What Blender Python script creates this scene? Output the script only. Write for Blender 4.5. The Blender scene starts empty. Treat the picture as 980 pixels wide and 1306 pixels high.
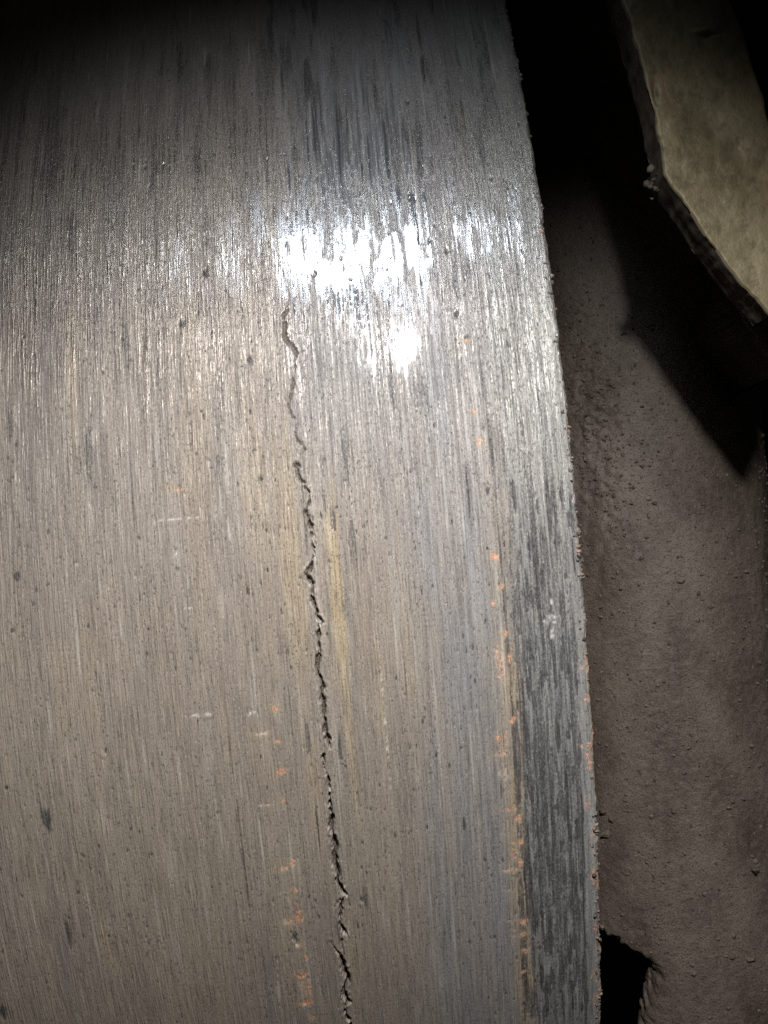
import bpy, math
import numpy as np
from mathutils import Matrix, Vector

# ------------------------------------------------------------------ camera
D = 0.20                     # camera to nearest point of the tread (m)
R = 0.30                     # wheel radius (m)
ROLL, PITCH, F = 0.08, math.radians(2.0), 1178.0
XE = 0.210 * D               # outer edge of the tread
sc = bpy.context.scene
cd = bpy.data.cameras.new("camera"); cam = bpy.data.objects.new("camera", cd)
sc.collection.objects.link(cam); sc.camera = cam
c_, s_ = math.cos(PITCH), math.sin(PITCH); cr, sr = math.cos(ROLL), math.sin(ROLL)
up0 = Vector((0, -s_, c_)); fwd = Vector((0, c_, s_)); xax = Vector((1, 0, 0))
right = cr * xax - sr * up0; up = sr * xax + cr * up0
m = Matrix.Identity(4)
for i in range(3):
    m[i][0], m[i][1], m[i][2] = right[i], up[i], -fwd[i]
m[1][3] = -D
cam.matrix_world = m
cd.sensor_fit = 'VERTICAL'; cd.sensor_height = 24.0; cd.lens = 24.0 * F / 1306.0
cd.clip_start = 0.005; cd.clip_end = 20

# ------------------------------------------------------------------ world and lamps
w = bpy.data.worlds.new("World"); sc.world = w; w.use_nodes = True
bg = w.node_tree.nodes["Background"]
bg.inputs[0].default_value = (1.0, 0.85, 0.78, 1); bg.inputs[1].default_value = 0.006
sc.view_settings.view_transform = 'Standard'; sc.view_settings.look = 'None'
sc.view_settings.exposure = 0.0; sc.view_settings.gamma = 1.0
sc.cycles.use_denoising = False
sc.cycles.max_bounces = 2

def aim(o, tgt):
    d = Vector(tgt) - o.location
    o.rotation_euler = d.to_track_quat('-Z', 'Y').to_euler()

# main torch, held just above the lens
ld = bpy.data.lights.new("torch", 'SPOT'); torch = bpy.data.objects.new("torch", ld)
sc.collection.objects.link(torch)
torch.location = (0.16 * D, -D, 0.60 * D)
ld.energy = 5.1; ld.color = (1.0, 0.97, 0.94); ld.shadow_soft_size = 0.006
ld.spot_size = math.radians(97); ld.spot_blend = 1.0
aim(torch, (-0.004, 0.0, -0.086))
# small lamp added further up to make the highlight mirrored in the worn patch
l2 = bpy.data.lights.new("highlight_lamp", 'AREA'); lamp2 = bpy.data.objects.new("highlight_lamp", l2)
sc.collection.objects.link(lamp2)
l2.shape = 'RECTANGLE'; l2.size = 0.08; l2.size_y = 0.030
l2.energy = 0.022; l2.spread = math.radians(58); l2.color = (0.86, 0.93, 1.0)
lamp2.location = (-0.006, -0.622 * D, 0.940 * D)
aim(lamp2, (-0.006, 0.035 * D, 0.322 * D))

# ------------------------------------------------------------------ helpers
def ray(px, py):
    u, v = px - 490.0, 653.0 - py
    u0, v0 = u * cr + v * sr, -u * sr + v * cr
    return np.array([u0, F * c_ - v0 * s_, F * s_ + v0 * c_])

def on_tread(px, py):
    """photo pixel -> (X, arc) on the tread, in millimetres"""
    d = ray(px, py); o = np.array([0, -D, 0.0])
    a = d[1]**2 + d[2]**2; b = 2 * (o[1] - R) * d[1]; cc = (o[1] - R)**2 - R * R
    q = b * b - 4 * a * cc
    t = (-b - math.sqrt(max(q, 0))) / (2 * a)
    p = o + t * d
    return p[0] * 1000, R * math.asin(p[2] / R) * 1000

def on_plane(px, py, z):
    d = ray(px, py); t = z / d[1]
    p = np.array([0, -D, 0.0]) + t * d
    return p[0], p[1], p[2]

def on_tube(px, py, xc, yc, r):
    """photo pixel -> (angle from front, z) on an upright tube"""
    d = ray(px, py); o = np.array([0, -D, 0.0])
    a = d[0]**2 + d[1]**2; b = 2 * ((o[0] - xc) * d[0] + (o[1] - yc) * d[1])
    cc = (o[0] - xc)**2 + (o[1] - yc)**2 - r * r
    t = (-b - math.sqrt(max(b * b - 4 * a * cc, 0))) / (2 * a)
    p = o + t * d
    return math.atan2(p[0] - xc, -(p[1] - yc)), p[2]

_tab = {}
def vn(x, y, seed=0):
    """smooth value noise, -1..1"""
    if seed not in _tab:
        _tab[seed] = np.random.RandomState(seed + 11).rand(512, 512).astype(np.float32) * 2 - 1
    T = _tab[seed]
    xi = np.floor(x).astype(np.int64); yi = np.floor(y).astype(np.int64)
    fx = x - xi; fy = y - yi
    fx = fx * fx * (3 - 2 * fx); fy = fy * fy * (3 - 2 * fy)
    x0, x1, y0, y1 = xi & 511, (xi + 1) & 511, yi & 511, (yi + 1) & 511
    a = T[x0, y0] * (1 - fx) + T[x1, y0] * fx
    b = T[x0, y1] * (1 - fx) + T[x1, y1] * fx
    return a * (1 - fy) + b * fy
def fbm(x, y, seed=0, n=3):
    t = 0; a = 1.0; s = 0
    for k in range(n):
        t = t + a * vn(x * 2**k + 7.3 * k, y * 2**k + 3.1 * k, seed + k); s += a; a *= 0.55
    return t / s
def ss(a, b, x):
    t = np.clip((x - a) / (b - a), 0, 1); return t * t * (3 - 2 * t)

def link(o, parent=None):
    sc.collection.objects.link(o)
    if parent is not None:
        o.parent = parent
    return o
def empty(name, loc, label, cat):
    o = bpy.data.objects.new(name, None); o.location = loc; link(o)
    o.empty_display_size = 0.02
    o["label"] = label; o["category"] = cat
    return o
def grid_faces(nr, nc, closed=False):
    i, j = np.meshgrid(np.arange(nr - 1), np.arange(nc if closed else nc - 1), indexing='ij')
    j2 = (j + 1) % nc
    return np.stack([i * nc + j, i * nc + j2, (i + 1) * nc + j2, (i + 1) * nc + j], -1).reshape(-1, 4)

def mesh_from(name, V, Q, mat, parent=None, attrs=None, normals=None, smooth=True, loc=(0, 0, 0)):
    """V (n,3), Q (m,4 or 3); keeps only used vertices"""
    used = np.zeros(len(V), bool); used[Q.ravel()] = True
    idx = np.cumsum(used) - 1
    V2 = V[used]; Q2 = idx[Q]; k = Q.shape[1]
    me = bpy.data.meshes.new(name)
    me.vertices.add(len(V2)); me.loops.add(Q2.size); me.polygons.add(len(Q2))
    me.vertices.foreach_set("co", (V2 - np.array(loc)).astype(np.float32).ravel())
    me.loops.foreach_set("vertex_index", Q2.astype(np.int32).ravel())
    me.polygons.foreach_set("loop_start", (np.arange(len(Q2)) * k).astype(np.int32))
    me.polygons.foreach_set("use_smooth", np.full(len(Q2), smooth))
    me.update(calc_edges=True); me.validate()
    for nm, (typ, arr) in (attrs or {}).items():
        at = me.attributes.new(nm, typ, 'POINT')
        at.data.foreach_set('color' if typ == 'FLOAT_COLOR' else 'vector', arr[used].astype(np.float32).ravel())
    if normals is not None:
        me.normals_split_custom_set_from_vertices(normals[used].tolist())
    me.materials.append(mat)
    o = bpy.data.objects.new(name, me); link(o, parent)
    if parent is None:
        o.location = loc
    return o

# ------------------------------------------------------------------ node helpers
class NT:
    def __init__(self, name):
        self.mat = bpy.data.materials.new(name); self.mat.use_nodes = True
        self.t = self.mat.node_tree; self.b = self.t.nodes["Principled BSDF"]
    def n(self, typ, **kw):
        o = self.t.nodes.new(typ)
        for k, v in kw.items(): setattr(o, k, v)
        return o
    def l(self, a, b): self.t.links.new(a, b)
    def put(self, sock, v):
        if hasattr(v, 'is_linked') or hasattr(v, 'links'): self.l(v, sock)
        else: sock.default_value = v
    def attr(self, name): return self.n('ShaderNodeAttribute', attribute_name=name)
    def scaled(self, vec, s):
        o = self.n('ShaderNodeVectorMath', operation='MULTIPLY'); self.l(vec, o.inputs[0]); o.inputs[1].default_value = s
        return o.outputs[0]
    def noise(self, vec, s, detail=2.0, rough=0.5):
        o = self.n('ShaderNodeTexNoise'); self.l(self.scaled(vec, s), o.inputs['Vector'])
        o.inputs['Scale'].default_value = 1.0; o.inputs['Detail'].default_value = detail
        o.inputs['Roughness'].default_value = rough
        return o.outputs[0]
    def ramp(self, v, a, b, lo=0.0, hi=1.0):
        o = self.n('ShaderNodeMapRange'); self.l(v, o.inputs[0])
        for i, x in enumerate((a, b, lo, hi)): self.put(o.inputs[1 + i], x)
        return o.outputs[0]
    def math(self, op, a, b=0.0):
        o = self.n('ShaderNodeMath', operation=op); self.put(o.inputs[0], a); self.put(o.inputs[1], b)
        return o.outputs[0]
    def mix(self, f, a, b):
        o = self.n('ShaderNodeMix', data_type='RGBA'); self.put(o.inputs[0], f)
        self.put(o.inputs[6], a if not isinstance(a, tuple) else (*a, 1)); self.put(o.inputs[7], b if not isinstance(b, tuple) else (*b, 1))
        return o.outputs[2]
    def bump(self, h, dist, strength=1.0, normal=None):
        o = self.n('ShaderNodeBump'); o.inputs['Distance'].default_value = dist
        self.put(o.inputs['Strength'], strength); self.l(h, o.inputs['Height'])
        if normal is not None: self.l(normal, o.inputs['Normal'])
        return o.outputs[0]

# ------------------------------------------------------------------ material: worn steel
def steel_material():
    T = NT("worn_steel"); b = T.b
    P = T.attr("surf").outputs['Vector']                 # (across, along) in mm
    A = T.attr("mask_a"); B = T.attr("mask_b")
    sa = T.n('ShaderNodeSeparateColor'); T.l(A.outputs['Color'], sa.inputs[0])
    sb = T.n('ShaderNodeSeparateColor'); T.l(B.outputs['Color'], sb.inputs[0])
    rust, tan, blue = sa.outputs[0], sa.outputs[1], sa.outputs[2]
    smear, white, band = sb.outputs[0], sb.outputs[1], sb.outputs[2]
    dark = A.outputs['Alpha']
    streak = T.noise(P, (1.15, 0.035, 1), 2, .7)
    streak2 = T.noise(P, (2.7, 0.13, 1), 2, .7)
    broad = T.noise(P, (0.16, 0.018, 1), 2, .55)
    speck = T.noise(P, (2.2, 0.85, 1), 2, .75)
    fine = T.noise(P, (3.0, 1.6, 1), 1, .6)
    gloss = B.outputs['Alpha']
    patch = T.noise(P, (0.22, 0.05, 1), 2, .6)
    col = T.mix(T.ramp(broad, .36, .66), (.195, .172, .157), (.25, .218, .188))
    col = T.mix(T.math('MULTIPLY', T.ramp(streak, .50, .68), .6), col, (.32, .29, .25))
    col = T.mix(T.math('MULTIPLY', T.ramp(streak, .48, .30), .6), col, (.122, .106, .096))
    col = T.mix(tan, col, T.mix(T.ramp(streak2, .38, .62), (.25, .195, .125), (.39, .31, .20)))
    col = T.mix(T.math('MULTIPLY', blue, .75), col, T.mix(T.ramp(streak, .38, .62), (.140, .143, .152), (.245, .248, .258)))
    col = T.mix(band, col, T.mix(T.ramp(streak, .36, .64), (.135, .138, .138), (.275, .28, .272)))
    col = T.mix(T.math('MULTIPLY', T.ramp(streak2, .44, .30), .50), col, (.085, .076, .070))
    col = T.mix(T.math('MULTIPLY', T.ramp(streak2, .57, .70), .45), col, (.44, .40, .345))
    col = T.mix(T.math('MULTIPLY', T.math('MULTIPLY', T.ramp(speck, .60, .645), .80), T.ramp(patch, .42, .62, .12, 1.0)), col, (.062, .06, .062))
    col = T.mix(T.math('MULTIPLY', T.ramp(fine, .60, .70), .5), col, (.07, .066, .064))
    col = T.mix(T.math('MULTIPLY', T.ramp(fine, .36, .27), .5), col, (.50, .46, .40))
    brk = T.math('ADD', T.math('MULTIPLY', T.math('SUBTRACT', T.math('ADD', T.math('MULTIPLY', speck, .5), T.math('MULTIPLY', fine, .5)), .5), 1.6), T.math('MULTIPLY', T.math('SUBTRACT', streak2, .5), -1.0))
    dk = T.math('ADD', T.math('MULTIPLY', T.ramp(T.math('ADD', dark, brk), .30, .92), T.ramp(dark, .05, .5, 0, .80)), T.math('MULTIPLY', dark, .22))
    col = T.mix(T.math('MINIMUM', dk, 1.0), col, T.mix(T.ramp(streak, .38, .62), (.036, .036, .037), (.085, .083, .082)))
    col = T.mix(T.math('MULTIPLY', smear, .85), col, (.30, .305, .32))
    rc = T.mix(T.ramp(fine, .38, .62), (.25, .125, .08), (.62, .33, .205))
    rk = T.math('ADD', T.math('MULTIPLY', T.ramp(T.math('ADD', rust, T.math('MULTIPLY', T.math('SUBTRACT', fine, .5), 1.6)), .40, .62), T.ramp(rust, .08, .4, 0, .8)), T.math('MULTIPLY', rust, .2))
    col = T.mix(T.math('MINIMUM', rk, 1.0), col, rc)
    col = T.mix(white, col, (.62, .60, .56))
    T.l(col, b.inputs['Base Color'])
    met = T.math('MULTIPLY', T.math('MULTIPLY', T.ramp(streak, .35, .65, .50, 1.0), T.ramp(gloss, 0, 1, .16, .85)), T.math('SUBTRACT', 1.0, T.math('MAXIMUM', rust, T.math('MULTIPLY', tan, .5))))
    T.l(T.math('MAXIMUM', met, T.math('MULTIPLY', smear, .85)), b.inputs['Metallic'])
    b.inputs['Specular IOR Level'].default_value = .35
    glint = T.math('MULTIPLY', T.ramp(streak2, .52, .62), T.ramp(speck, .56, .46))
    rough = T.math('ADD', T.math('SUBTRACT', T.ramp(streak, .3, .7, .72, .56), T.math('MULTIPLY', gloss, .22)), T.ramp(speck, .5, .75, 0, .12))
    rough = T.math('ADD', rough, T.math('MULTIPLY', glint, -.24))
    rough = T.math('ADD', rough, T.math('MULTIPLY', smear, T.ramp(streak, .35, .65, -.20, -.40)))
    rough = T.math('MAXIMUM', rough, .13)
    T.l(T.math('ADD', rough, T.math('MULTIPLY', rust, .25)), b.inputs['Roughness'])
    h = T.math('ADD', T.math('MULTIPLY', streak2, .9), T.math('MULTIPLY', fine, .14))
    h = T.math('ADD', h, T.math('MULTIPLY', streak, .8))
    h = T.math('ADD', h, T.math('MULTIPLY', T.ramp(speck, .58, .68), -.2))
    st = T.math('SUBTRACT', 1.0, T.math('MULTIPLY', smear, .85))
    T.l(T.bump(h, 0.00026, st), b.inputs['Normal'])
    return T.mat
STEEL = steel_material()

def crack_material():
    T = NT("crack_steel"); b = T.b
    P = T.attr("surf").outputs['Vector']
    f = T.noise(P, (4.0, 3.0, 1), 3, .6)
    T.l(T.mix(T.ramp(f, .4, .65), (.045, .036, .030), (.17, .14, .112)), b.inputs['Base Color'])
    b.inputs['Roughness'].default_value = .75; b.inputs['Metallic'].default_value = .1
    return T.mat

# ------------------------------------------------------------------ the wheel
wheel = empty("steel_wheel", (0, R, -R), "worn grey steel wheel with a long jagged crack down its tread", "wheel")
def on_wheel(o):
    o.location = -wheel.location
    return o

# column positions across the tread (mm): coarse on the left, fine by the crack and towards the edge
xe = XE * 1000
xcol = np.concatenate([np.arange(-150, -34, .31), np.arange(-34, xe - 1.2, .205)])
nflat = len(xcol)
arc = np.linspace(0, math.pi / 2, 9)[1:]
side = np.arange(.35, 9.0, .45)
srow = np.arange(-172, 205, .36)
nr = len(srow); nc = nflat + len(arc) + len(side)
x0 = xcol[-1]; rr = 1.2
bx = np.concatenate([xcol, x0 + rr * np.sin(arc), np.full(len(side), x0 + rr)])
bh = np.concatenate([np.zeros(nflat), -rr * (1 - np.cos(arc)), -rr - side])
nx = np.concatenate([np.zeros(nflat), np.sin(arc), np.ones(len(side))])   # profile normal (across, out)
nh = np.concatenate([np.ones(nflat), np.cos(arc), np.zeros(len(side))])
ucol = np.concatenate([xcol, x0 + rr * arc, x0 + rr * math.pi / 2 + side]) # unrolled across coordinate
U, S = np.meshgrid(ucol, srow, indexing='xy')            # (nr, nc)
BX, _ = np.meshgrid(bx, srow); BH, _ = np.meshgrid(bh, srow)
NX, _ = np.meshgrid(nx, srow); NH, _ = np.meshgrid(nh, srow)
flat = (NH > .999)

# low relief: long drawn-out scratches, rolling waves
h = .016 * vn(U / .55, S / 14, 1) + .022 * vn(U / 1.3, S / 34, 2) + .010 * vn(U / .45, S / 3.0, 3) + .05 * vn(U / 16, S / 40, 4)
rust = np.zeros_like(U); tan = np.zeros_like(U); blue = np.zeros_like(U); dark = np.zeros_like(U)
smear = np.zeros_like(U); white = np.zeros_like(U); band = np.zeros_like(U)

def blob(px, py, wpx, hpx, seed=0, rag=.6, soft=.5, fx=1.2, fy=1.2):
    """ragged elliptical mask about a photo point; returns (slice, mask)"""
    x, s = on_tread(px, py); a = wpx * .17 / 2; b_ = hpx * .17 / 2
    j0, j1 = np.searchsorted(ucol, [x - a * 2.2, x + a * 2.2]); i0, i1 = np.searchsorted(srow, [s - b_ * 2.2, s + b_ * 2.2])
    sl = (slice(i0, i1), slice(j0, j1))
    u, v = U[sl], S[sl]
    tilt = .06
    q = np.sqrt(((u - x + tilt * (v - s) * 0) / a)**2 + ((v - s) / b_)**2) + rag * fbm(u / fx + seed * 3.1, v / fy + seed * 1.7, 5, 3)
    return sl, ss(1.0 + soft * .4, 1.0 - soft, q)
def paint(ch, sl, mk, k=1.0):
    ch[sl] = np.maximum(ch[sl], mk * k)

# worn outer band of the tread
bandedge = on_tread(672, 1000)[0]
wob = .9 * vn(S / 18, S * 0, 6) + .35 * vn(S / 4, S * 0, 7)
band = ss(bandedge - 1.4, bandedge + 1.6, U + wob + 1.2 * vn(U / .6, S / 12, 90)) * (1 - ss(xe - .9, xe + .2, U))
upper = ss(on_tread(600, 950)[1], on_tread(600, 600)[1], S)
band = band * (1 - .45 * upper * (.6 + .4 * vn(U / 2.5, S / 25, 80)))
h += band * (.014 * vn(U / .7, S / 16, 8) + .03 * vn(U / 1.6, S / 40, 9) - .08 * (1 - upper))
x1 = on_tread(745, 1000)[0]
lower = ss(on_tread(600, 760)[1], on_tread(600, 1000)[1], S)
dark = np.maximum(dark, band * ss(.05, .75, .5 * fbm(U / .9, S / 14, 10, 3) + .5 * lower) * (.2 + .35 * lower))
# brown strip just inside the band and along the rim edge, lower half
st0, st1 = on_tread(640, 1000)[0], bandedge
strip = ss(st0 - .8, st0 + .6, U + wob) * (1 - ss(st1 - .7, st1 + .3, U + wob)) * ss(on_tread(640, 790)[1], on_tread(640, 880)[1], S)
tan = np.maximum(tan, .55 * strip * ss(-.6, .4, fbm(U / 2, S / 8, 12, 3)))
rust = np.maximum(rust, .22 * strip * ss(-.2, .5, fbm(U / 1.5, S / 3, 13, 3)))
es = ss(xe - 3.2, xe - 2.2, U + .6 * vn(S / 6, S * 0, 14)) * ss(on_tread(750, 760)[1], on_tread(750, 860)[1], S)
tan = np.maximum(tan, .85 * es); rust = np.maximum(rust, .50 * es * ss(-.2, .5, fbm(U / 1.5, S / 2.5, 15, 3)))
dark *= (1 - es)
# blue-grey zone right of centre
b0, b1 = on_tread(530, 1000)[0], on_tread(640, 1000)[0]
blue = ss(b0 - 9, b0 + 9, U + 3 * vn(U / 5, S / 30, 16)) * (1 - ss(b1 + .5, b1 + 3, U)) * (.45 + .55 * ss(-.4, .5, fbm(U / 3, S / 30, 17, 3)))
blue = np.maximum(blue, .75 * ss(on_tread(500, 700)[1], on_tread(500, 460)[1], S) * ss(on_tread(330, 500)[0], on_tread(420, 500)[0], U) * (1 - band))
# tan streaks beside the crack and fainter ones on the left
for px, py, wpx, hpx, k in ((430, 760, 24, 330, .95), (372, 720, 42, 420, .6), (446, 930, 20, 330, .6), (398, 1000, 30, 300, .45), (330, 640, 40, 330, .35),
                            (520, 800, 22, 360, .45), (486, 900, 10, 300, .5), (120, 900, 30, 400, .3), (95, 560, 12, 500, .3), (250, 640, 50, 500, .25),
                            (135, 1200, 22, 150, .6), (450, 1200, 30, 240, .4), (500, 1120, 30, 380, .3), (80, 1100, 26, 500, .22)):
    sl, mk = blob(px, py, wpx, hpx, px, .55, .8, .8, 14)
    paint(tan, sl, mk, k)
tan = np.maximum(tan, .38 * ss(on_tread(400, 560)[1], on_tread(400, 860)[1], S) * (1 - ss(b0 - 4, b1, U)) * (.55 + .45 * fbm(U / 3.5, S / 45, 18, 3)))
tan *= 1 - band * (1 - es)
tan = np.maximum(tan, .7 * strip * ss(-.7, .3, fbm(U / 2, S / 8, 12, 3)))
# drawn-out dark smears
for px, py, wpx, hpx, k in ((682, 690, 9, 190, .85), (712, 935, 9, 70, .9), (425, 660, 9, 40, .7), (450, 690, 12, 90, .6), (392, 940, 8, 60, .8), (433, 958, 7, 50, .8),
                            (440, 775, 14, 80, .5), (466, 1145, 8, 50, .7), (386, 640, 8, 70, .7), (592, 1050, 5, 26, .9), (640, 1010, 4, 40, .9), (60, 1045, 18, 40, .9),
                            (87, 1190, 8, 48, .8), (5, 1290, 12, 36, .9), (22, 735, 10, 14, .9), (700, 640, 5, 120, .8), (668, 590, 5, 160, .6), (690, 520, 5, 120, .6),
                            (640, 560, 4, 120, .6), (596, 620, 4, 100, .7), (604, 560, 4, 160, .5), (735, 830, 8, 60, .7), (520, 1000, 16, 200, .35), (470, 420, 8, 80, .5),
                            (340, 210, 8, 90, .5), (350, 270, 8, 120, .45), (62, 420, 10, 200, .35), (206, 200, 12, 100, .35), (540, 90, 8, 70, .9), (534, 40, 6, 90, .7), (580, 350, 8, 120, .6),
                            (310, 470, 8, 40, .6), (245, 545, 16, 70, .35), (310, 1090, 3, 260, .7), (296, 980, 3, 200, .6), (405, 1050, 4, 120, .7), (118, 880, 5, 10, .8)):
    sl, mk = blob(px, py, wpx, hpx, px + 3, .5, .5, .5, 7)
    paint(dark, sl, mk, k); h[sl] -= .06 * mk
# pits
for px, py, wpx, dep in ((332, 612, 9, .7), (316, 755, 7, .7), (135, 958, 7, .5), (15, 803, 8, .5), (42, 770, 4, .4), (188, 834, 5, .4), (59, 893, 5, .4), (634, 708, 5, .4), (462, 1148, 7, .5),
                         (145, 1205, 5, .5), (190, 690, 4, .3), (177, 687, 5, .4), (318, 460, 10, .5), (400, 350, 8, .4), (232, 412, 12, .5), (262, 345, 12, .4), (520, 130, 8, .4),
                         (376, 1196, 11, .7), (28, 1144, 6, .4), (570, 320, 8, .5), (582, 400, 9, .5), (595, 432, 10, .5), (617, 545, 7, .4), (622, 628, 9, .5), (228, 624, 5, .4)):
    sl, mk = blob(px, py, wpx * .8, wpx * 1.5, px, .9, .6, .5, .8)
    h[sl] -= .45 * dep * mk; paint(dark, sl, mk, .85)
# scattered fine pits
rs = np.random.RandomState(4)
for k in range(3600):
    px, py = rs.uniform(0, 740), rs.uniform(-20, 1320)
    if vn(np.array(px / 60.), np.array(py / 130.), 91) < rs.uniform(-.6, .5): continue
    if py < 520 and rs.rand() < .6: continue
    sl, mk = blob(px, py, rs.uniform(2.2, 3.0 + 2 * rs.rand()**3), rs.uniform(3, 9), k, .5, .3)
    h[sl] -= rs.uniform(.03, .16) * mk; paint(dark, sl, mk, rs.uniform(.35, .95))
# long scratches and drawn-out smears
for k in range(520):
    px, py = rs.uniform(-30, 640), rs.uniform(-40, 1340)
    sl, mk = blob(px, py, rs.uniform(2.2, 4.0), rs.uniform(40, 60 + 260 * rs.rand()**2), k, .35, .7, .6, 12)
    if rs.rand() < .55: paint(dark, sl, mk, rs.uniform(.2, .6)); h[sl] -= .03 * mk
    else: paint(white, sl, mk, rs.uniform(.06, .32)); h[sl] -= .02 * mk
for k in range(330):
    py = 1306 * rs.rand()**1.5; px = rs.uniform(-20, 640)
    sl, mk = blob(px, py, rs.uniform(5, 15), rs.uniform(25, 130), k + 70, .95, .7, .9, 6)
    paint(dark, sl, mk, rs.uniform(.2, .62) if py < 620 else rs.uniform(.12, .36)); h[sl] -= .02 * mk
for k in range(26):
    px, py = rs.uniform(330, 570), rs.uniform(-20, 215)
    sl, mk = blob(px, py, rs.uniform(6, 20), rs.uniform(60, 170), k + 11, .9, .7, .9, 9)
    paint(dark, sl, mk, rs.uniform(.45, .8))
for k in range(95):
    py = rs.uniform(330, 1250); hgt = rs.uniform(150, 420); px = rs.uniform(664, 752) - .00011 * (1250 - py)**2
    sl, mk = blob(px, py, rs.uniform(3, 8), hgt, k + 400, .55, .4, .5, 9)
    paint(dark, sl, mk, rs.uniform(.35, .85) if py > 720 else rs.uniform(.15, .55)); h[sl] -= .04 * mk
for k in range(520):
    py = 620 + 680 * rs.rand()**.7; px = rs.uniform(668, 752) - .03 * (1306 - py)
    sl, mk = blob(px, py, rs.uniform(3, 7), rs.uniform(8, 70), k + 31, .8, .3, .6, 4)
    paint(dark, sl, mk, rs.uniform(.4, .95)); h[sl] -= .04 * mk
# rust flecks: two broken rows, with pale scuffs beside them
flecks = [(255, 912, 36, 5, .35, .7), (322, 910, 14, 7, .3, .8), (350, 903, 8, 12, 1, 0), (333, 936, 18, 5, .5, .5), (355, 946, 8, 5, .9, 0), (358, 984, 12, 9, .9, 0), (350, 990, 24, 6, .3, 0),
          (340, 1027, 24, 3, .4, .5), (362, 1022, 6, 5, .8, 0), (374, 1100, 9, 16, 1, 0), (362, 1108, 22, 10, .6, .3), (378, 1136, 8, 8, .9, 0), (362, 1138, 22, 5, .4, .3), (382, 1170, 10, 22, 1, 0),
          (370, 1176, 18, 12, .6, .3), (382, 1206, 9, 9, .7, .5), (368, 1200, 10, 6, .2, .9), (391, 1222, 7, 12, .9, 0), (384, 1244, 18, 12, .75, 0), (394, 1262, 8, 34, .7, 0), (393, 1278, 16, 10, 1, 0),
          (388, 1280, 24, 8, .6, 0), (400, 1298, 7, 10, .8, 0), (228, 624, 12, 6, .5, 0), (222, 662, 62, 3, .15, .6), (240, 776, 28, 3, .1, .6), (100, 720, 6, 6, 0, .5), (224, 707, 5, 5, 0, 1), (493, 940, 3, 190, 0, .6),
          (654, 919, 10, 9, 1, 0), (636, 942, 8, 10, .9, 0), (640, 962, 22, 12, .5, .1), (644, 985, 18, 22, .35, .3), (636, 835, 14, 30, .5, .1), (640, 862, 16, 18, .5, 0), (650, 838, 6, 14, .8, 0),
          (650, 1032, 24, 8, .6, 0), (662, 1044, 10, 12, .9, 0), (664, 1073, 9, 9, 1, 0), (664, 1100, 9, 18, 1, .1), (652, 1110, 26, 6, .7, .3), (652, 1134, 20, 5, .1, .9), (668, 1176, 13, 10, 1, 0), (655, 1085, 16, 34, .45, 0), (656, 1190, 16, 40, .4, 0), (645, 950, 16, 50, .4, 0), (640, 850, 16, 44, .45, 0), (376, 1150, 20, 70, .35, 0), (388, 1255, 22, 60, .42, 0),
          (655, 1174, 18, 4, .6, .2), (668, 1191, 10, 8, .9, 0), (669, 1213, 9, 9, 1, 0), (667, 1240, 12, 7, .8, 0), (612, 563, 9, 8, 1, 0), (605, 525, 5, 9, .7, 0), (631, 710, 9, 8, 1, 0),
          (640, 747, 6, 6, .8, 0), (630, 769, 8, 6, .9, 0), (645, 808, 6, 8, .8, 0), (595, 434, 8, 8, .6, 0), (704, 790, 16, 16, 0, .9), (705, 808, 6, 22, 0, .6), (704, 768, 5, 8, 0, .6),
          (743, 952, 5, 5, 1, 0), (756, 820, 7, 40, .7, 0), (760, 940, 6, 50, .7, 0), (765, 1060, 5, 16, .8, 0), (764, 1125, 7, 26, .9, 0), (748, 690, 6, 12, .7, 0), (737, 560, 6, 10, .7, 0), (733, 520, 6, 14, .6, 0)]
for px, py, wpx, hpx, r_, w_ in flecks:
    sl, mk = blob(px, py, wpx, hpx, px + py, .75, .6, .7, .7)
    paint(rust, sl, mk, r_ * .85)
    if r_ > .45:
        s2, m2 = blob(px - 3, py, wpx * 2.0 + 6, hpx * 1.7 + 8, px, .8, .9, 1.0, 1.6); paint(tan, s2, m2, .5)
    paint(white, sl, mk * ss(-.1, .4, vn(U[sl] / .5, S[sl] / .6, 19)), w_)
    h[sl] += mk * (.10 * fbm(U[sl] / .6, S[sl] / .5, 20, 2) - .04)
    dark[sl] *= 1 - mk
# smeared bright patch with tongues hanging down
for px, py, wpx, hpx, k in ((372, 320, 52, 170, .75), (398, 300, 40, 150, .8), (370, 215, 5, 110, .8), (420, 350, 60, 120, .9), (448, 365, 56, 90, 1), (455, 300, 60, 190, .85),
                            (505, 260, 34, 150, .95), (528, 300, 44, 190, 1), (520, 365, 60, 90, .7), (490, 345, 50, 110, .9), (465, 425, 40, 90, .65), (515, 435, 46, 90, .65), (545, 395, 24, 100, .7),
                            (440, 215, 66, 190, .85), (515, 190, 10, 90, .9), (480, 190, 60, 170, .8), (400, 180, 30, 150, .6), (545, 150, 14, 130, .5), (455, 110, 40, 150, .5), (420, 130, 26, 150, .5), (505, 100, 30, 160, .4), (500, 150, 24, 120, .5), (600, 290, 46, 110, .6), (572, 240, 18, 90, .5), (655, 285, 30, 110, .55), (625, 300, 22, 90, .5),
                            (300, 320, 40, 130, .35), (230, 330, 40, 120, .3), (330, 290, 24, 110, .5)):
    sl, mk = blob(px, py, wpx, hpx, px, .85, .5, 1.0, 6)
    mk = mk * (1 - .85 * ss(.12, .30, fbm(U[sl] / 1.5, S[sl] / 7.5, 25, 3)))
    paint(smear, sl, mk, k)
h += smear * (.085 * vn(U / 2.6, S / 6, 27) + .045 * vn(U / 1.1, S / 3.6, 28) + .02)

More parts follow.
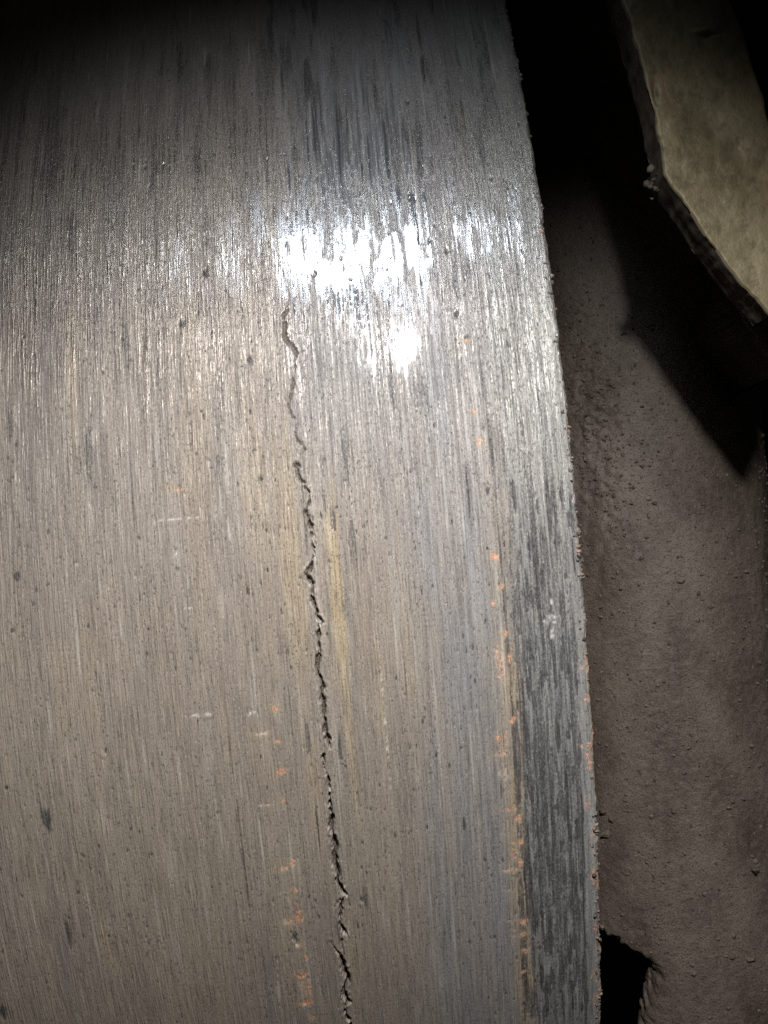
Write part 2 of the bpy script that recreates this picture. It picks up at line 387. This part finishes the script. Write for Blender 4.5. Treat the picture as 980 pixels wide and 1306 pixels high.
# the crack ------------------------------------------------------------
def z7(pts): return [(320 + x / 4.08, 380 + y / 4.08) for x, y in pts]
def z8(pts): return [(340 + x / 4.08, 680 + y / 4.08) for x, y in pts]
def z9(pts): return [(340 + x / 4.08, 986 + y / 4.08) for x, y in pts]
runs = [  # (points, half-width px, depth mm)
    (z7([(195, 0), (193, 50), (165, 90), (180, 150), (185, 215), (212, 250), (235, 290), (225, 380), (215, 470), (200, 550), (205, 600), (240, 650)]), 2.3, .8),
    (z7([(240, 640), (240, 710), (252, 740), (265, 770), (288, 822)]), 1.7, 1.2),
    (z7([(258, 880), (240, 858), (232, 872), (243, 910), (260, 960), (290, 962)]), 1.6, 1.8),
    (z7([(275, 980), (298, 1010), (304, 1070), (290, 1120), (308, 1160), (318, 1220), (325, 1300)]) + z8([(240, 10), (245, 100), (230, 180), (208, 218)]), 2.3, 2.2),
    (z7([(272, 1118), (300, 1124)]), 1.6, 1.2),
    (z8([(192, 212), (212, 216), (226, 245), (240, 268), (238, 340), (255, 380), (268, 430), (292, 464)]), 2.4, 2.4),
    (z8([(285, 465), (265, 510), (272, 600), (274, 640), (264, 700), (272, 750), (300, 800), (290, 815), (298, 880), (296, 960), (305, 1030), (334, 1114)]), 2.4, 2.4),
    (z8([(312, 1140), (290, 1160), (300, 1220), (330, 1290)]) + z9([(330, 40), (330, 120), (336, 200), (340, 280), (350, 330), (365, 390), (355, 440), (366, 490), (370, 560), (392, 600), (418, 634)]), 2.7, 2.8),
    (z9([(404, 640), (385, 655), (345, 705)]), 1.3, .9),
    (z9([(400, 640), (386, 700), (380, 750), (390, 800), (418, 856)]), 2.3, 2.4),
    (z9([(330, 868), (345, 900), (378, 935), (392, 970)]), 1.6, 1.6),
    (z9([(418, 850), (384, 885), (405, 915)]), 1.1, .8),
    (z9([(340, 270), (322, 330), (330, 380)]), .8, .5), (z9([(418, 634), (432, 690), (428, 740)]), .7, .5), (z9([(406, 1160), (380, 1200), (384, 1240)]), .8, .5),
    (z8([(240, 268), (222, 320), (228, 372)]), .7, .5), (z8([(300, 800), (322, 850), (318, 905)]), .7, .5), (z7([(318, 1220), (342, 1250), (338, 1300)]), .7, .5),
    (z9([(380, 940), (392, 972), (402, 1020), (422, 1070), (402, 1130), (406, 1160), (428, 1192), (405, 1230), (420, 1270), (437, 1306), (445, 1360), (452, 1440)]), 3.0, 3.0)]
cj0, cj1 = np.searchsorted(ucol, [-33, -2]); ci0, ci1 = np.searchsorted(srow, [on_tread(450, 1440)[1] - 1, on_tread(365, 370)[1] + 1])
cs = (slice(ci0, ci1), slice(cj0, cj1)); cu, cv = U[cs], S[cs]
wu = cu + .30 * vn(cu / 1.1, cv / 1.1, 30) + .22 * vn(cu / .42, cv / .5, 31)
wv = cv + .25 * vn(cu / .9, cv / .9, 32)
depth = np.zeros_like(cu); lip = np.zeros_like(cu); cmask = np.zeros_like(cu)
for k, (pts, hw, dep) in enumerate(runs):
    P = np.array([on_tread(*p) for p in pts]); best = np.full(cu.shape, 9e9)
    lo, hi = P.min(0) - 4, P.max(0) + 4
    i0, i1 = np.searchsorted(srow[cs[0]], [lo[1], hi[1]]); j0, j1 = np.searchsorted(ucol[cs[1]], [lo[0], hi[0]])
    q = (slice(i0, i1), slice(j0, j1)); a_, b_ = wu[q], wv[q]; bd = np.full(a_.shape, 9e9)
    n = len(P) - 1
    for i in range(n):
        p, e = P[i], P[i + 1] - P[i]
        t = np.clip(((a_ - p[0]) * e[0] + (b_ - p[1]) * e[1]) / (e @ e + 1e-9), 0, 1)
        d = np.hypot(a_ - p[0] - t * e[0], b_ - p[1] - t * e[1])
        # taper to nothing at both ends of the run
        g = i + t; d = d + .28 * np.clip(1 - g / .5, 0, 1) + .28 * np.clip(1 - (n - g) / .5, 0, 1)
        bd = np.minimum(bd, d)
    hwm = hw * .145 * (1 + .5 * vn(cv[q] / 8, cv[q] * 0 + k, 37) + .75 * vn(cv[q] / 1.3, cv[q] * 0 + k, 33) + .45 * vn(cv[q] / .6, cv[q] * 0 + k, 34))
    prof = ss(hwm + .10, hwm * .35 - .08, bd)
    depth[q] = np.maximum(depth[q], dep * prof); cmask[q] = np.maximum(cmask[q], prof)
    lip[q] = np.maximum(lip[q], np.exp(-((bd - hwm - .35) / .38)**2) * min(1, dep / 1.5))
h[cs] += lip * (.05 + .15 * fbm(cu / .7, cv / .8, 35, 3)) * (cmask < .2) - .6 * depth
white[cs] = np.maximum(white[cs], .45 * lip * ss(.25, .6, fbm(cu / .6, cv / .7, 36, 2)))
tan[cs] *= 1 - .5 * lip
rust[cs] = np.maximum(rust[cs], .26 * lip * ss(-.1, .5, fbm(cu / 1.2, cv / 3.0, 38, 2)))

# glossier metallic belt, shaped to place the highlight and darken the top
wg = 10 * vn(U / 2.0, S / 60, 81) + 6 * vn(U / 6, S / 30, 82)
gloss = ss(on_tread(480, 520)[1], on_tread(480, 360)[1], S + wg) * (1 - .5 * ss(on_tread(480, 170)[1], on_tread(480, 40)[1], S + wg))
gloss = np.maximum(gloss, .45 * band * upper)

# ragged rolled-over outer edge
edge = ss(xe - 1.8, xe - .2, U) * (1 - ss(xe + 3, xe + 6, U) * .5)
h += edge * (.28 * fbm(U / 1.1, S / 1.4, 40, 3) + .22 * vn(U / 3, S / 5, 41) - .05)
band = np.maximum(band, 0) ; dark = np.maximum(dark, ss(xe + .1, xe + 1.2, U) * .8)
rust = np.maximum(rust, edge * .40 * ss(.05, .5, fbm(U / 1.4, S / 2.4, 42, 3)) * ss(on_tread(720, 380)[1], on_tread(720, 520)[1], S))

# to 3-D
X = (BX + NX * h) / 1000; H = (BH + NH * h) / 1000
TH = S / 1000 / R; rad = R + H
V = np.stack([X, R - rad * np.cos(TH), rad * np.sin(TH)], -1)
du = np.gradient(V, axis=1); dv = np.gradient(V, axis=0)
N = np.cross(du, dv); N /= np.linalg.norm(N, axis=-1, keepdims=True) + 1e-12
Nf = N.reshape(-1, 3)
attrs = {"surf": ('FLOAT_VECTOR', np.stack([U, S, U * 0], -1).reshape(-1, 3)),
         "mask_a": ('FLOAT_COLOR', np.stack([rust, tan, blue, dark], -1).reshape(-1, 4)),
         "mask_b": ('FLOAT_COLOR', np.stack([smear, white, band, gloss], -1).reshape(-1, 4))}
Q = grid_faces(nr, nc); Vf = V.reshape(-1, 3)
full = np.zeros_like(U); full[cs] = (cmask > .45) & (depth > .30)
fm = full.ravel()[Q].mean(1) > .5
ucq = U.ravel()[Q].mean(1) + wob.ravel()[Q].mean(1) * (U.ravel()[Q].mean(1) < xe - 3)
is_edge = (ucq > xe - .9) & ~fm; is_band = (ucq > bandedge) & ~is_edge & ~fm
tread = on_wheel(mesh_from("tread", Vf, Q[~(fm | is_edge | is_band)], STEEL, wheel, attrs, Nf))
crack = mesh_from("crack", Vf, Q[fm], crack_material(), tread, attrs, Nf)
crack["label"] = "dark jagged crack running down the tread"
ob = on_wheel(mesh_from("outer_band", Vf, Q[is_band], STEEL, wheel, attrs, Nf))
ob["label"] = "darker streaked band beside the outer edge"
rim_edge = on_wheel(mesh_from("rim_edge", Vf, Q[is_edge], STEEL, wheel, attrs, Nf))
rim_edge["label"] = "ragged rolled-over outer edge with rust"

# rest of the wheel: tread ring out of view, side walls and web
def plain_steel(name, c1, c2, rough=.6, metal=.4):
    T = NT(name); b = T.b
    P = T.n('ShaderNodeTexCoord').outputs['Object']
    f = T.noise(P, (90, 90, 90), 4, .6)
    T.l(T.mix(T.ramp(f, .35, .65), c1, c2), b.inputs['Base Color'])
    b.inputs['Roughness'].default_value = rough; b.inputs['Metallic'].default_value = metal
    T.l(T.bump(f, .0008, .5), b.inputs['Normal'])
    return T.mat
PLAIN = plain_steel("dull_steel", (.10, .09, .08), (.20, .18, .15))
def lathe(prof, a0, a1, n):
    a = np.linspace(a0, a1, n); P = np.array(prof)
    r_, x_ = P[:, 0][None], P[:, 1][None]
    V_ = np.stack([np.broadcast_to(x_, (n, len(P))), R - r_ * np.cos(a)[:, None], r_ * np.sin(a)[:, None]], -1)
    return V_.reshape(-1, 3), grid_faces(n, len(P))
xl = -0.150
v_, q_ = lathe([(R, xl), (R, XE - .001), (R - .0006, XE), (R - .009, XE)], srow[-1] / 1000 / R, 2 * math.pi + srow[0] / 1000 / R, 120)
on_wheel(mesh_from("tread_ring", v_, q_, PLAIN, wheel))
v_, q_ = lathe([(R - .005, xl), (R - .0062, XE - .0012), (R - .055, XE - .0015), (R - .065, XE - .03), (.07, XE - .05), (.06, XE - .01), (.02, XE - .01),
                (.02, xl + .01), (.06, xl + .01), (.07, xl + .05), (R - .065, xl + .03), (R - .055, xl), (R - .005, xl)], 0, 2 * math.pi, 161)
on_wheel(mesh_from("wheel_body", v_, q_, PLAIN, wheel))

# ------------------------------------------------------------------ lumps: low-poly stones
_t = (1 + 5**.5) / 2
ICO = np.array([(-1, _t, 0), (1, _t, 0), (-1, -_t, 0), (1, -_t, 0), (0, -1, _t), (0, 1, _t), (0, -1, -_t), (0, 1, -_t), (_t, 0, -1), (_t, 0, 1), (-_t, 0, -1), (-_t, 0, 1)]) / math.hypot(1, _t)
ICF = np.array([(0, 11, 5), (0, 5, 1), (0, 1, 7), (0, 7, 10), (0, 10, 11), (1, 5, 9), (5, 11, 4), (11, 10, 2), (10, 7, 6), (7, 1, 8), (3, 9, 4), (3, 4, 2), (3, 2, 6), (3, 6, 8), (3, 8, 9), (4, 9, 5), (2, 4, 11), (6, 2, 10), (8, 6, 7), (9, 8, 1)])
def lumps(cent, size, seed):
    rs = np.random.RandomState(seed); n = len(cent)
    sh = ICO[None] * rs.uniform(.6, 1.35, (n, 12, 1)) * rs.uniform(.6, 1.3, (n, 1, 3))
    V_ = (cent[:, None] + sh * size[:, None, None]).reshape(-1, 3)
    F_ = (ICF[None] + 12 * np.arange(n)[:, None, None]).reshape(-1, 3)
    return V_, F_
rs = np.random.RandomState(21)
cen = []; siz = []
for k in range(620):
    s = rs.uniform(srow[0] + 3, srow[-1] - 3); i = np.searchsorted(srow, s)
    dens = .30 + .7 * float(ss(-.2, .4, np.array(vn(np.array(s / 9), np.array(.5), 50))))
    if rs.rand() > dens: continue
    j = nflat - 2 + rs.randint(0, 12)
    cen.append(V[i, j]); siz.append(.00018 + .00036 * rs.rand()**2.5)
for px, py, n in ((752, 660, 10), (757, 695, 22), (762, 720, 16), (770, 1050, 14), (772, 1080, 10), (735, 550, 10)):
    s = on_tread(min(px, 740), py)[1]
    for k in range(n):
        i = np.searchsorted(srow, s + rs.uniform(-3.2, 3.2)); j = nflat + rs.randint(0, 14)
        cen.append(V[i, min(j, nc - 1)]); siz.append(rs.uniform(.0003, .0007))
v_, q_ = lumps(np.array(cen), np.array(siz), 3)
def burr_material():
    T = NT("rusty_burr"); b = T.b
    P = T.n('ShaderNodeTexCoord').outputs['Object']
    f = T.noise(P, (420, 420, 420), 2, .5); g = T.noise(P, (150, 150, 150), 2, .5)
    col = T.mix(T.ramp(f, .42, .58), (.06, .052, .047), (.17, .15, .135))
    T.l(T.mix(T.math('MULTIPLY', T.ramp(g, .54, .62), .5), col, (.24, .12, .075)), b.inputs['Base Color'])
    b.inputs['Roughness'].default_value = .6; b.inputs['Metallic'].default_value = .15
    return T.mat
o = mesh_from("burr", v_, q_, burr_material(), rim_edge, smooth=False)
o["kind"] = "stuff"; o["label"] = "small rusty metal beads along the outer edge"

# ------------------------------------------------------------------ dusty round housing beyond the wheel
TR = 0.222 * D; TY = 0.75 * D + 0.0
TX = (820 - 490) / F * 1.75 * D * cr
def dusty_material():
    T = NT("dusty_brown_iron"); b = T.b
    P = T.attr("surf").outputs['Vector']
    broad = T.noise(P, (.05, .03, 1), 3, .55); mid = T.noise(P, (.35, .35, 1), 3, .6); fine = T.noise(P, (1.5, 1.5, 1), 2, .7)
    col = T.mix(T.ramp(broad, .35, .65), (.072, .052, .040), (.155, .126, .102))
    col = T.mix(T.math('MULTIPLY', T.ramp(mid, .45, .7), .5), col, (.175, .146, .120))
    col = T.mix(T.math('MULTIPLY', T.ramp(fine, .47, .36), .75), col, (.034, .025, .02))
    col = T.mix(T.math('MULTIPLY', T.ramp(fine, .60, .70), .5), col, (.24, .185, .14))
    T.l(col, b.inputs['Base Color']); b.inputs['Roughness'].default_value = .62
    b.inputs['Specular IOR Level'].default_value = .5
    T.l(T.bump(T.math('ADD', fine, T.math('MULTIPLY', mid, .8)), .0004, .7), b.inputs['Normal'])
    return T.mat
DUST = dusty_material()
housing = empty("round_housing", (TX, TY, -0.30), "dusty brown gritty iron tube standing upright behind the wheel edge", "housing")
ang = np.radians(np.concatenate([np.arange(-125, 100, .72), np.arange(100, 235.1, 5)])); ang[-1] = ang[0] + 2 * math.pi
zz = np.arange(-.30, .34, .00055)
AA, ZZ = np.meshgrid(ang, zz)
am, zm = AA * TR * 1000, ZZ * 1000
peb_a, peb_z = on_tube(758, 560, TX, TY, TR)
peb = np.exp(-((am - peb_a * TR * 1000) / 10)**2 - ((zm - peb_z * 1000) / 32)**2)
hh = .12 * fbm(am / 2.4, zm / 2.4, 60, 3) + .11 * fbm(am / 1.0, zm / 1.0, 67, 2) + .22 * np.clip(vn(am / 1.3, zm / 1.3, 68) - .45, 0, 1) + .5 * vn(am / 16, zm / 30, 61) + .10 * np.clip(vn(am / 1.0, zm / 1.0, 62), 0, 1)
hh += peb * (1.3 * fbm(am / 2.6, zm / 2.6, 63, 2)) + .35 * fbm(am / 3.2, zm / 3.2, 64, 2) * ss(8, 26, am)
# notch low down on the near flank, cut to stand in for a dark shadow
tri = [on_tube(px, py, TX, TY, TR) for px, py in ((752, 1172), (850, 1234), (800, 1420))]
tri = np.array(tri) * [TR * 1000, 1000.0]
wa = am + 1.6 * fbm(am / 2.2, zm / 2.2, 65, 3); wz = zm + 1.6 * fbm(am / 2.2, zm / 2.2, 66, 3)
def side_of(p, q): return ((q[0] - p[0]) * (wz - p[1]) - (q[1] - p[1]) * (wa - p[0])) / math.hypot(*(q - p))
e1 = side_of(tri[1], tri[0]); e2 = side_of(tri[2], tri[1])
if e1.ravel()[np.argmin((am - tri[0][0] + 4)**2 + (zm - tri[2][1])**2)] < 0: e1 = -e1
if e2.ravel()[np.argmin((am - tri[0][0])**2 + (zm - tri[1][1])**2)] < 0: e2 = -e2
notch = ss(-.8, 4.0, e1) * ss(-2.0, 15.0, e2) * ss(math.radians(-122), math.radians(-100), AA)
hh -= 15 * notch
rt = TR + hh / 1000
Vt = np.stack([TX + rt * np.sin(AA), TY - rt * np.cos(AA), ZZ], -1)
at = {"surf": ('FLOAT_VECTOR', np.stack([am, zm, am * 0], -1).reshape(-1, 3))}
tq = grid_faces(len(zz), len(ang))[:, ::-1]
gone = (notch > .5) | ((AA > math.radians(99)) & (zm < tri[0][1] + 8))      # cut open right through, so the shadow patch renders black
tube = mesh_from("tube", Vt.reshape(-1, 3), tq[~gone.ravel()[tq].all(1)], DUST, housing, at)
tube.location = -housing.location
# loose grit stuck to it
cen = []; siz = []
rs = np.random.RandomState(31)
def put_grit(a, z, size):
    i = min(np.searchsorted(zz, z), len(zz) - 1); j = min(np.searchsorted(ang, a), len(ang) - 1)
    if notch[i, j] > .02: return
    cen.append(Vt[i, j]); siz.append(size)
for k in range(11000):
    a, z = rs.uniform(-1.6, 1.7), rs.uniform(-.30, .30)
    put_grit(a, z, .00016 + .00075 * rs.rand()**6)
for k in range(1500):
    put_grit(rs.uniform(-1.5, 1.6), rs.uniform(-.30, .25), rs.uniform(.00035, .0007))
for k in range(260):
    put_grit(peb_a + rs.normal(0, .17), peb_z + rs.normal(0, .022), rs.uniform(.0003, .0009))
for px, py, z_ in ((962, 1108, .0022), (845, 1125, .0014), (832, 1115, .001), (780, 1045, .0018), (775, 1062, .0018), (770, 1035, .0014), (928, 1030, .0012), (935, 1195, .0013), (872, 985, .0011),
                   (833, 1092, .001), (955, 1225, .0014), (790, 470, .001), (770, 1196, .0014), (765, 1186, .001), (968, 1290, .001), (905, 775, .001), (868, 742, .0011)):
    put_grit(*on_tube(px, py, TX, TY, TR), z_)
v_, q_ = lumps(np.array(cen), np.array(siz), 5)
at = {"surf": ('FLOAT_VECTOR', v_ * 1000)}
o = mesh_from("grit", v_, q_, DUST, tube, at, smooth=False)
o["kind"] = "stuff"; o["label"] = "loose grit caked on the dusty surface"

# ------------------------------------------------------------------ bracket plate in front of the housing
ZB = 1.06 * D
def olive_material():
    T = NT("greasy_olive_plate"); b = T.b
    P = T.n('ShaderNodeTexCoord').outputs['Object']
    broad = T.noise(P, (70, 70, 45), 3, .6); mid = T.noise(P, (330, 330, 250), 3, .7); fine = T.noise(P, (900, 900, 900), 3, .6); spot = T.noise(P, (120, 120, 120), 1, .5)
    col = T.mix(T.ramp(broad, .36, .64), (.100, .081, .038), (.190, .158, .092))
    col = T.mix(T.math('MULTIPLY', T.ramp(mid, .42, .66), .55), col, (.20, .17, .10))
    col = T.mix(T.math('MULTIPLY', T.ramp(mid, .47, .34), .6), col, (.075, .062, .034))
    col = T.mix(T.math('MULTIPLY', T.ramp(spot, .60, .74), .45), col, (.25, .15, .07))
    col = T.mix(T.math('MULTIPLY', T.ramp(fine, .60, .72), .3), col, (.24, .21, .15))
    col = T.mix(T.math('MULTIPLY', T.ramp(fine, .40, .30), .3), col, (.05, .042, .03))
    T.l(col, b.inputs['Base Color'])
    T.l(T.ramp(mid, .3, .7, .66, .48), b.inputs['Roughness']); b.inputs['Metallic'].default_value = .25
    T.l(T.bump(T.math('ADD', fine, T.math('MULTIPLY', mid, 2.0)), .00016, .6), b.inputs['Normal'])
    return T.mat
OLIVE = olive_material()
EDGE_MAT = plain_steel("scaly_cut_edge", (.045, .035, .026), (.12, .098, .075), .8, 0.0)

def resample(pts, n):
    P = np.array(pts, float); L = np.r_[0, np.cumsum(np.hypot(*np.diff(P, axis=0).T))]
    t = np.linspace(0, L[-1], n); return np.stack([np.interp(t, L, P[:, 0]), np.interp(t, L, P[:, 1])], -1)
def loft_plate(name, left, rightc, z0, thick, parent, seed, rag, dents=()):
    n = 230; nfr = 90; nb = 5
    L_ = np.array([on_plane(x, y, z0)[::2] for x, y in resample(left, n)])
    R_ = np.array([on_plane(x, y, z0)[::2] for x, y in resample(rightc, n)])
    L_[:, 0] += rag * fbm(np.arange(n) / 5.0, np.zeros(n), 70 + seed, 3); R_[:, 0] += .4 * rag * fbm(np.arange(n) / 7.0, np.zeros(n) + 9, 71 + seed, 3)
    bv = .00035
    rows = []; y0 = z0 - D
    w_ = np.linspace(0, 1, nfr)[None, :, None]
    front = L_[:, None] * (1 - w_) + R_[:, None] * w_                        # (n, nfr, 2) -> X, Z
    fr = np.stack([front[..., 0], np.full((n, nfr), y0), front[..., 1]], -1)
    fr[..., 1] += .00025 * fbm(fr[..., 0] * 160, fr[..., 2] * 160, 72, 3)
    wid = np.linalg.norm(R_ - L_, axis=1)[:, None]
    dl = w_[..., 0] * wid; dr = (1 - w_[..., 0]) * wid
    fr[..., 1] += bv * (1 - np.clip(np.minimum(dl, dr) / (bv * 1.4), 0, 1))**2
    for px, py, rx, rz, dep in dents:
        c0 = np.array(on_plane(px, py, z0)); q = ((fr[..., 0] - c0[0]) / rx)**2 + ((fr[..., 2] - c0[2]) / rz)**2
        fr[..., 1] += dep * np.exp(-q)
    yb = np.linspace(bv, thick, 14)
    def side_(C, sgn, sd):
        s3 = np.stack([np.repeat(C[:, 0][:, None], len(yb), 1), y0 + np.repeat(yb[None], n, 0), np.repeat(C[:, 1][:, None], len(yb), 1)], -1)
        s3[..., 0] += sgn * (.0001 + .0003 * fbm(s3[..., 1] * 250, s3[..., 2] * 250, 73 + sd, 3))
        return s3
    ls, rsd = side_(L_, -1, 1), side_(R_, 1, 2)
    bk = np.stack([(L_[:, None] * (1 - np.linspace(0, 1, nb)[None, :, None]) + R_[:, None] * np.linspace(0, 1, nb)[None, :, None])[..., 0],
                   np.full((n, nb), y0 + thick), (L_[:, None] * (1 - np.linspace(0, 1, nb)[None, :, None]) + R_[:, None] * np.linspace(0, 1, nb)[None, :, None])[..., 1]], -1)
    loc = np.array(parent.location)
    f = mesh_from(name, fr.reshape(-1, 3), grid_faces(n, nfr)[:, ::-1], OLIVE, parent)
    f.location = -parent.location
    bodyV = np.concatenate([fr[:, :1], ls, bk, rsd[:, ::-1], fr[:, -1:]], 1)
    nb_ = bodyV.shape[1]
    qs = grid_faces(n, nb_)
    # close both ends
    e = mesh_from("cut_edge", bodyV.reshape(-1, 3), qs, EDGE_MAT, f)
    return f
bracket = empty("bracket_plate", on_plane(985, 445, ZB), "thick olive grey steel bracket plate with a tapered lower end", "bracket")
left = [(735, -230), (760, -120), (795, 0), (813, 59), (824, 103), (833, 132), (840, 167), (845, 191), (848, 222), (858, 238), (876, 262), (891, 286), (909, 311), (930, 339), (951, 367), (972, 387), (984, 402)]
rgt = [(880, -230), (905, -110), (931, 0), (948, 44), (960, 83), (973, 122), (980, 155), (1000, 215), (1014, 280), (1014, 340), (990, 400)]
plate = loft_plate("plate", left, rgt, ZB, .052 * D, bracket, 0, .0004,
    ((902, 45, .0022, .0004, .0016), (902, 38, .003, .0007, -.0006), (836, 118, .0007, .0022, .0008), (905, 155, .004, .004, .0006), (880, 205, .003, .002, -.0005), (940, 190, .003, .003, .0006)))
plate["label"] = "mottled olive front face"
left2 = [(940, 372), (942, 385), (944, 398), (949, 412), (962, 426), (986, 447), (1010, 470)]
rgt2 = [(990, 372), (1010, 380), (1020, 386), (1028, 390), (1032, 415), (1032, 440), (1014, 472)]
lug = loft_plate("lug", left2, rgt2, ZB + .28 * D, .22 * D, bracket, 3, .0004)
lug["label"] = "small lug behind the tapered end"
# weld spatter at the corner of the cut edge
c0 = np.array(on_plane(833, 238, ZB + .035 * D)); rs = np.random.RandomState(8)
cen = c0 + rs.normal(0, 1, (12, 3)) * [.0009, .0016, .0012]
v_, q_ = lumps(cen, rs.uniform(.0005, .0011, 12), 9)
o = mesh_from("weld_spatter", v_, q_, EDGE_MAT, plate)
o["kind"] = "stuff"

# ------------------------------------------------------------------ dark wall far behind
WALL = plain_steel("dark_red_brown_wall", (.05, .02, .018), (.09, .04, .035), .9, 0.0)
gx, gz = np.meshgrid(np.linspace(-.5, 1.2, 40), np.linspace(-.7, .9, 40))
gy = np.full_like(gx, .72) + .004 * fbm(gx * 20, gz * 20, 95, 2)
o = mesh_from("wall", np.stack([gx, gy, gz], -1).reshape(-1, 3), grid_faces(40, 40), WALL)
o["kind"] = "structure"
